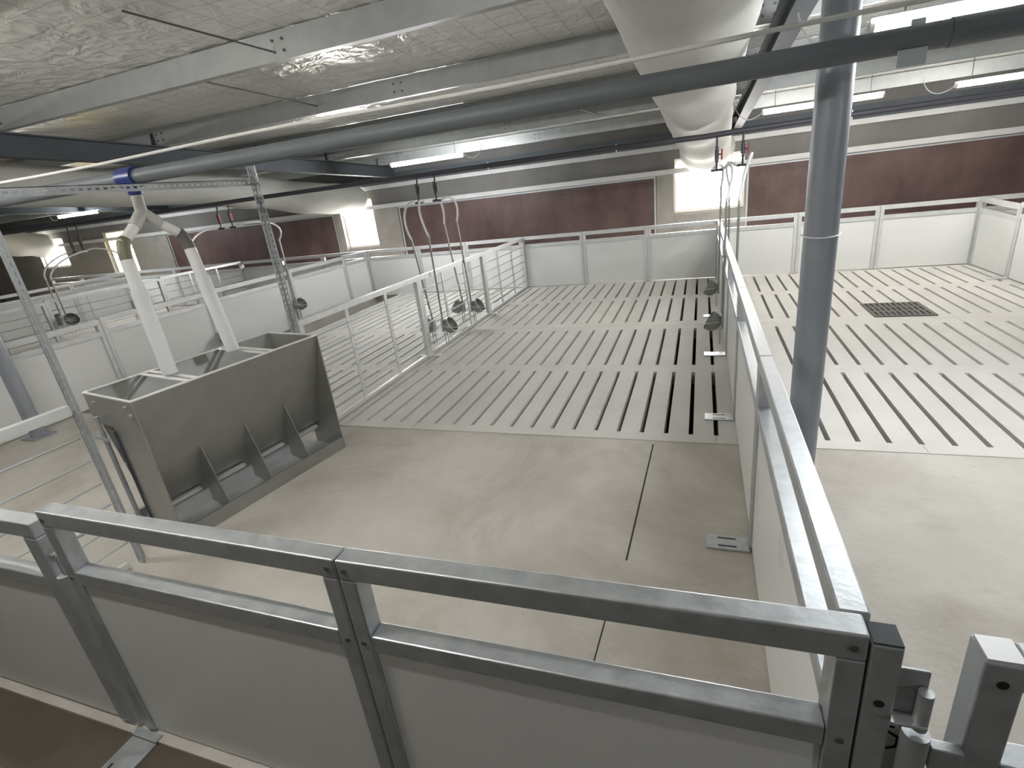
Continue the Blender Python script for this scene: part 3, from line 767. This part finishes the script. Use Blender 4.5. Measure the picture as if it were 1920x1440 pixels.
def drinker(x, y, side, zb, ztop, hose_from, label, group, lean=0.0, bulge=(0, 0, 0)):
    """bowl drinker: bowl opening to side, stainless down pipe, white hose, pins below"""
    t = thing('bowl_drinker', label, 'drinker', (x, y, zb), group)
    px = x
    MB().tube([(px, y, zb + 0.02), (px + lean, y, ztop)], 0.0105, 10).build('pipe', M['stainless'], t, smooth=True)
    cx = x + side * 0.095
    mt = Matrix.Translation((cx, y, zb + 0.02)) @ Matrix.Rotation(side * math.radians(60), 4, 'Y')
    prof = [(0.002, -0.09)] + [(0.092 * math.sin(a), -0.09 * math.cos(a)) for a in [0.2 + 0.14 * i for i in range(10)]] + [(0.094, 0.03), (0.089, 0.03)] + \
           [(0.087 * math.sin(a), -0.084 * math.cos(a)) for a in [1.46 - 0.14 * i for i in range(10)]] + [(0.002, -0.083)]
    MB().lathe(prof, mt, 26).build('bowl', M['stainless'], t, smooth=True)
    MB().tube([(x + side * 0.02, y - 0.09, zb + 0.035), (x + side * 0.10, y - 0.115, zb + 0.03), (x + side * 0.18, y - 0.06, zb + 0.005), (x + side * 0.2, y, zb)], 0.004, 6).build('guard_wire', M['galv_pale'], t)
    MB().box(x - 0.012, x + 0.012, y - 0.03, y + 0.03, zb - 0.05, zb + 0.09).build('bracket', M['galv_dull'], t)
    for dy in (-0.03, 0.03): MB().tube([(x + side * 0.02, y + dy, zb - 0.05), (x + side * 0.02, y + dy, zb - 0.2)], 0.006, 8).build('bolt_pin', M['galv_dull'], t)
    h0 = Vector((px + lean, y, ztop - 0.02)); h3 = Vector(hose_from)
    up = Vector((bulge[0], bulge[1], bulge[2]))
    MB().tube(cubic(h0, h0 + Vector((0, 0, 0.22)) + up, h3 + up * 0.8 + Vector((0, 0, 0.02)), h3), 0.0125, 10).build('hose', M['hose'], t, smooth=True)


valve_drop(-0.36, 1.63, 'dark valve drop above the rod fence, left of the pair', 0)
valve_drop(-0.13, 1.63, 'dark valve drop above the rod fence, right of the pair', 0)
valve_drop(2.90, 1.60, 'red-handled valve drop beside the air duct, left of the pair', 1)
valve_drop(3.13, 1.62, 'red-handled valve drop above the divider, right of the pair', 1)
valve_drop(-3.48, 1.60, 'red-handled valve drop at left above the long white fence, left of the pair', 1)
valve_drop(-3.27, 1.60, 'red-handled valve drop at left above the long white fence, right of the pair', 1)
valve_drop(-6.64, 1.50, 'dark valve drop far left by the bright window, left of the pair', 0)
valve_drop(-6.42, 1.50, 'dark valve drop far left by the bright window, right of the pair', 0)
g = 'bowl drinkers on the rod fence'
y0 = WY - 0.03
drinker(-0.165, 1.55, -1, 0.25, 1.28, (-0.42, y0, 1.63), 'steel bowl drinker on the left side of the rod fence, nearer pair', g, -0.10, (-0.12, 0, 0.05))
drinker(-0.045, 1.55, 1, 0.25, 1.29, (-0.30, y0, 1.63), 'steel bowl drinker on the right side of the rod fence, nearer pair', g, 0.0, (-0.10, 0, 0.06))
drinker(-0.165, 2.42, -1, 0.27, 1.36, (-0.18, y0, 1.63), 'steel bowl drinker on the left side of the rod fence, farther pair', g, -0.10, (0.06, 0, 0.06))
drinker(-0.045, 2.42, 1, 0.27, 1.38, (-0.07, y0, 1.63), 'steel bowl drinker on the right side of the rod fence, farther pair', g, -0.04, (0.10, 0, 0.06))
g = 'bowl drinkers on the divider'
drinker(2.968, 1.42, -1, 0.25, 1.36, (2.96, y0, 1.60), 'steel bowl drinker on the divider facing the middle pen, nearer one', g, 0.006, (0.08, 0, 0.08))
drinker(2.968, 2.85, -1, 0.27, 1.44, (2.86, y0, 1.60), 'steel bowl drinker on the divider facing the middle pen, farther one', g, 0.004, (0.05, 0, 0.06))
drinker(3.075, 1.42, 1, 0.25, 1.36, (3.19, y0, 1.62), 'white hose and steel pipe of the right pen drinker on the divider, nearer one', g, 0.0, (0.06, 0, 0.18))
drinker(3.075, 2.85, 1, 0.27, 1.44, (3.08, y0, 1.62), 'white hose and steel pipe of the right pen drinker on the divider, farther one', g, -0.02, (-0.08, 0, 0.05))
g = 'bowl drinkers on the long white fence'
drinker(-3.235, 1.30, 1, 0.24, 1.3, (-3.53, y0, 1.60), 'steel bowl drinker on the long white fence, nearer one behind the feed tube', g, 0.0, (-0.2, 0, 0.05))
drinker(-3.235, 2.80, 1, 0.33, 1.35, (-3.21, y0, 1.60), 'steel bowl drinker on the long white fence, farther one behind the angle upright', g, 0.0, (0.3, 0, 0.08))
g = 'bowl drinkers on the far rod fence'
drinker(-6.34, 1.40, 1, 0.55, 1.2, (-6.36, y0, 1.50), 'steel bowl drinker on the far left rod fence, nearer right side', g, 0.0, (0.05, 0, 0.03))
drinker(-6.46, 1.40, -1, 0.55, 1.2, (-6.69, y0, 1.50), 'steel bowl drinker on the far left rod fence, nearer left side', g, 0.0, (-0.06, 0, 0.03))
drinker(-6.34, 2.60, 1, 0.55, 1.2, (-6.36, y0, 1.50), 'steel bowl drinker on the far left rod fence, farther right side', g, 0.0, (0.1, 0, 0.08))

# ---------------------------------------------------------------- lamps
TL = [(3.50, -0.38, 2.185, 'long lit tube light at top right beside the pole, the brightest one', 1), (-1.24, 4.13, 2.215, 'lit tube light above the middle pen, left of the air duct', 2),
      (4.10, 4.13, 2.18, 'lit tube light behind the grey pole', 3), (6.05, 4.13, 2.165, 'lit tube light at the right edge', 4), (-9.45, 4.13, 2.185, 'lit tube light far left beyond the feed pipe', 5)]
TL += [(x, -5.6, 2.40, 'added unseen fill tube light behind the viewer, %s one from the left' % ORD[i], 9) for i, x in enumerate((-7.0, 7.0))]  # unseen tubes added behind the viewer to lift the dark foreground
TL += [(1.0, -3.3, 2.50, 'added unseen fill tube light overhead, above the near front fence', 9)]  # unseen tube added to brighten the near floor and front rails
TL += [(-1.5, -2.6, 2.45, 'added unseen fill tube light overhead, above the left pen', 9)]  # unseen tube added to brighten the left pen floor
for x, y, z, lab, k in TL:
    if k == 1: x = 4.15
    t = thing('tube_light', lab, 'light', (x, y, z + 0.03), 'ceiling tube lights')
    MB().tube([(x - 0.62, y, z), (x + 0.62, y, z)], 0.028, 16).build('tube', M['tube_weak' if k in (3, 4) or (k == 9 and -5 < x < 5) else 'tube_on'], t, smooth=True)
    MB().box(x - 0.64, x + 0.64, y - 0.036, y + 0.036, z + 0.030, z + 0.036).build('housing', M['white_trim'], t)
    for xe in (-0.64, 0.62): MB().tube([(x + xe, y, z), (x + xe + 0.02, y, z)], 0.0295, 14).build('end_cap', M['white_trim'], t, smooth=True)
    for dx in (-0.5, 0.5): MB().tube([(x + dx, y, z + 0.036), (x + dx, y, 2.605 - 0.047 * y if y > 0 else 2.62)], 0.003, 6).build('hanger_wire', M['wire'], t)
    sg = 1 if k == 2 else -1
    MB().tube(cubic((x + sg * 0.64, y, z), (x + sg * 0.75, y, z - 0.10), (x + sg * 0.9, y, z - 0.08), (x + sg * 0.95, y, z + 0.12)), 0.005, 6).build('cable', M['hose'], t, smooth=True)

# ---------------------------------------------------------------- air ducts


def duct(label, prof):
    """prof: (y, centre x, centre z, half width, half height)"""
    m = MB(); seg = 40; n0 = 0
    # resample smoothly
    rows = []
    for i in range(len(prof) - 1):
        for s in range(8):
            t = s / 8; t2 = t * t * (3 - 2 * t); rows.append([a + (b - a) * t if j == 0 else a + (b - a) * t2 for j, (a, b) in enumerate(zip(prof[i], prof[i + 1]))])
    rows.append(list(prof[-1]))
    for (y, cx, cz, w, h) in rows:
        for k in range(seg):
            a = 2 * PI * k / seg
            wr = 1 + 0.016 * math.sin(3 * a + y * 4.1) + 0.010 * math.sin(7 * a - y * 6.0)
            m.v.append((cx + w * wr * math.cos(a), y + 0.015 * math.sin(5 * a + y), cz + h * wr * math.sin(a)))
    for i in range(len(rows) - 1):
        for k in range(seg):
            A = i * seg + k; B = i * seg + (k + 1) % seg; m.f.append((A, B, B + seg, A + seg))
    y0_, cx, cz, w, h = prof[len(prof) // 2]
    t = thing('air_duct', label, 'duct', (cx, y0_, cz), 'milky film air ducts')
    o = m.build('film_sleeve', M['duct'], t, smooth=False)
    for p in o.data.polygons: p.use_smooth = True
    s = o.modifiers.new('film', 'SOLIDIFY'); s.thickness = 0.002
    return t


duct('large milky plastic air duct hanging at top centre, right of the purlins', [(-6.5, 2.7, 2.42, 0.31, 0.24), (-1.43, 2.70, 2.37, 0.31, 0.25), (0.5, 2.70, 2.29, 0.31, 0.26), (2.05, 2.715, 2.225, 0.32, 0.255),
      (3.2, 2.74, 2.15, 0.34, 0.27), (4.6, 2.78, 2.03, 0.35, 0.32), (5.6, 2.82, 1.90, 0.36, 0.36), (6.08, 2.84, 1.88, 0.42, 0.36)])
duct('milky plastic air duct at left, hanging in front of the red-brown board', [(-6.5, -3.85, 2.40, 0.25, 0.22), (-0.3, -3.85, 2.285, 0.25, 0.21), (1.3, -3.87, 2.20, 0.25, 0.21), (2.08, -3.89, 2.175, 0.25, 0.21), (3.2, -3.92, 2.07, 0.27, 0.24),
      (4.6, -4.0, 1.92, 0.30, 0.27), (5.5, -4.07, 1.86, 0.32, 0.28), (6.08, -4.12, 1.80, 0.40, 0.30)])
duct('milky plastic air duct far left, bright against the window', [(-3.0, -14.0, 2.25, 0.28, 0.24), (3.0, -14.0, 2.05, 0.28, 0.24), (4.6, -14.1, 1.88, 0.30, 0.27), (5.5, -14.2, 1.75, 0.33, 0.30), (6.08, -14.28, 1.65, 0.42, 0.32)])

for o in list(bpy.data.objects):
    if '_o' in o: del o['_o']
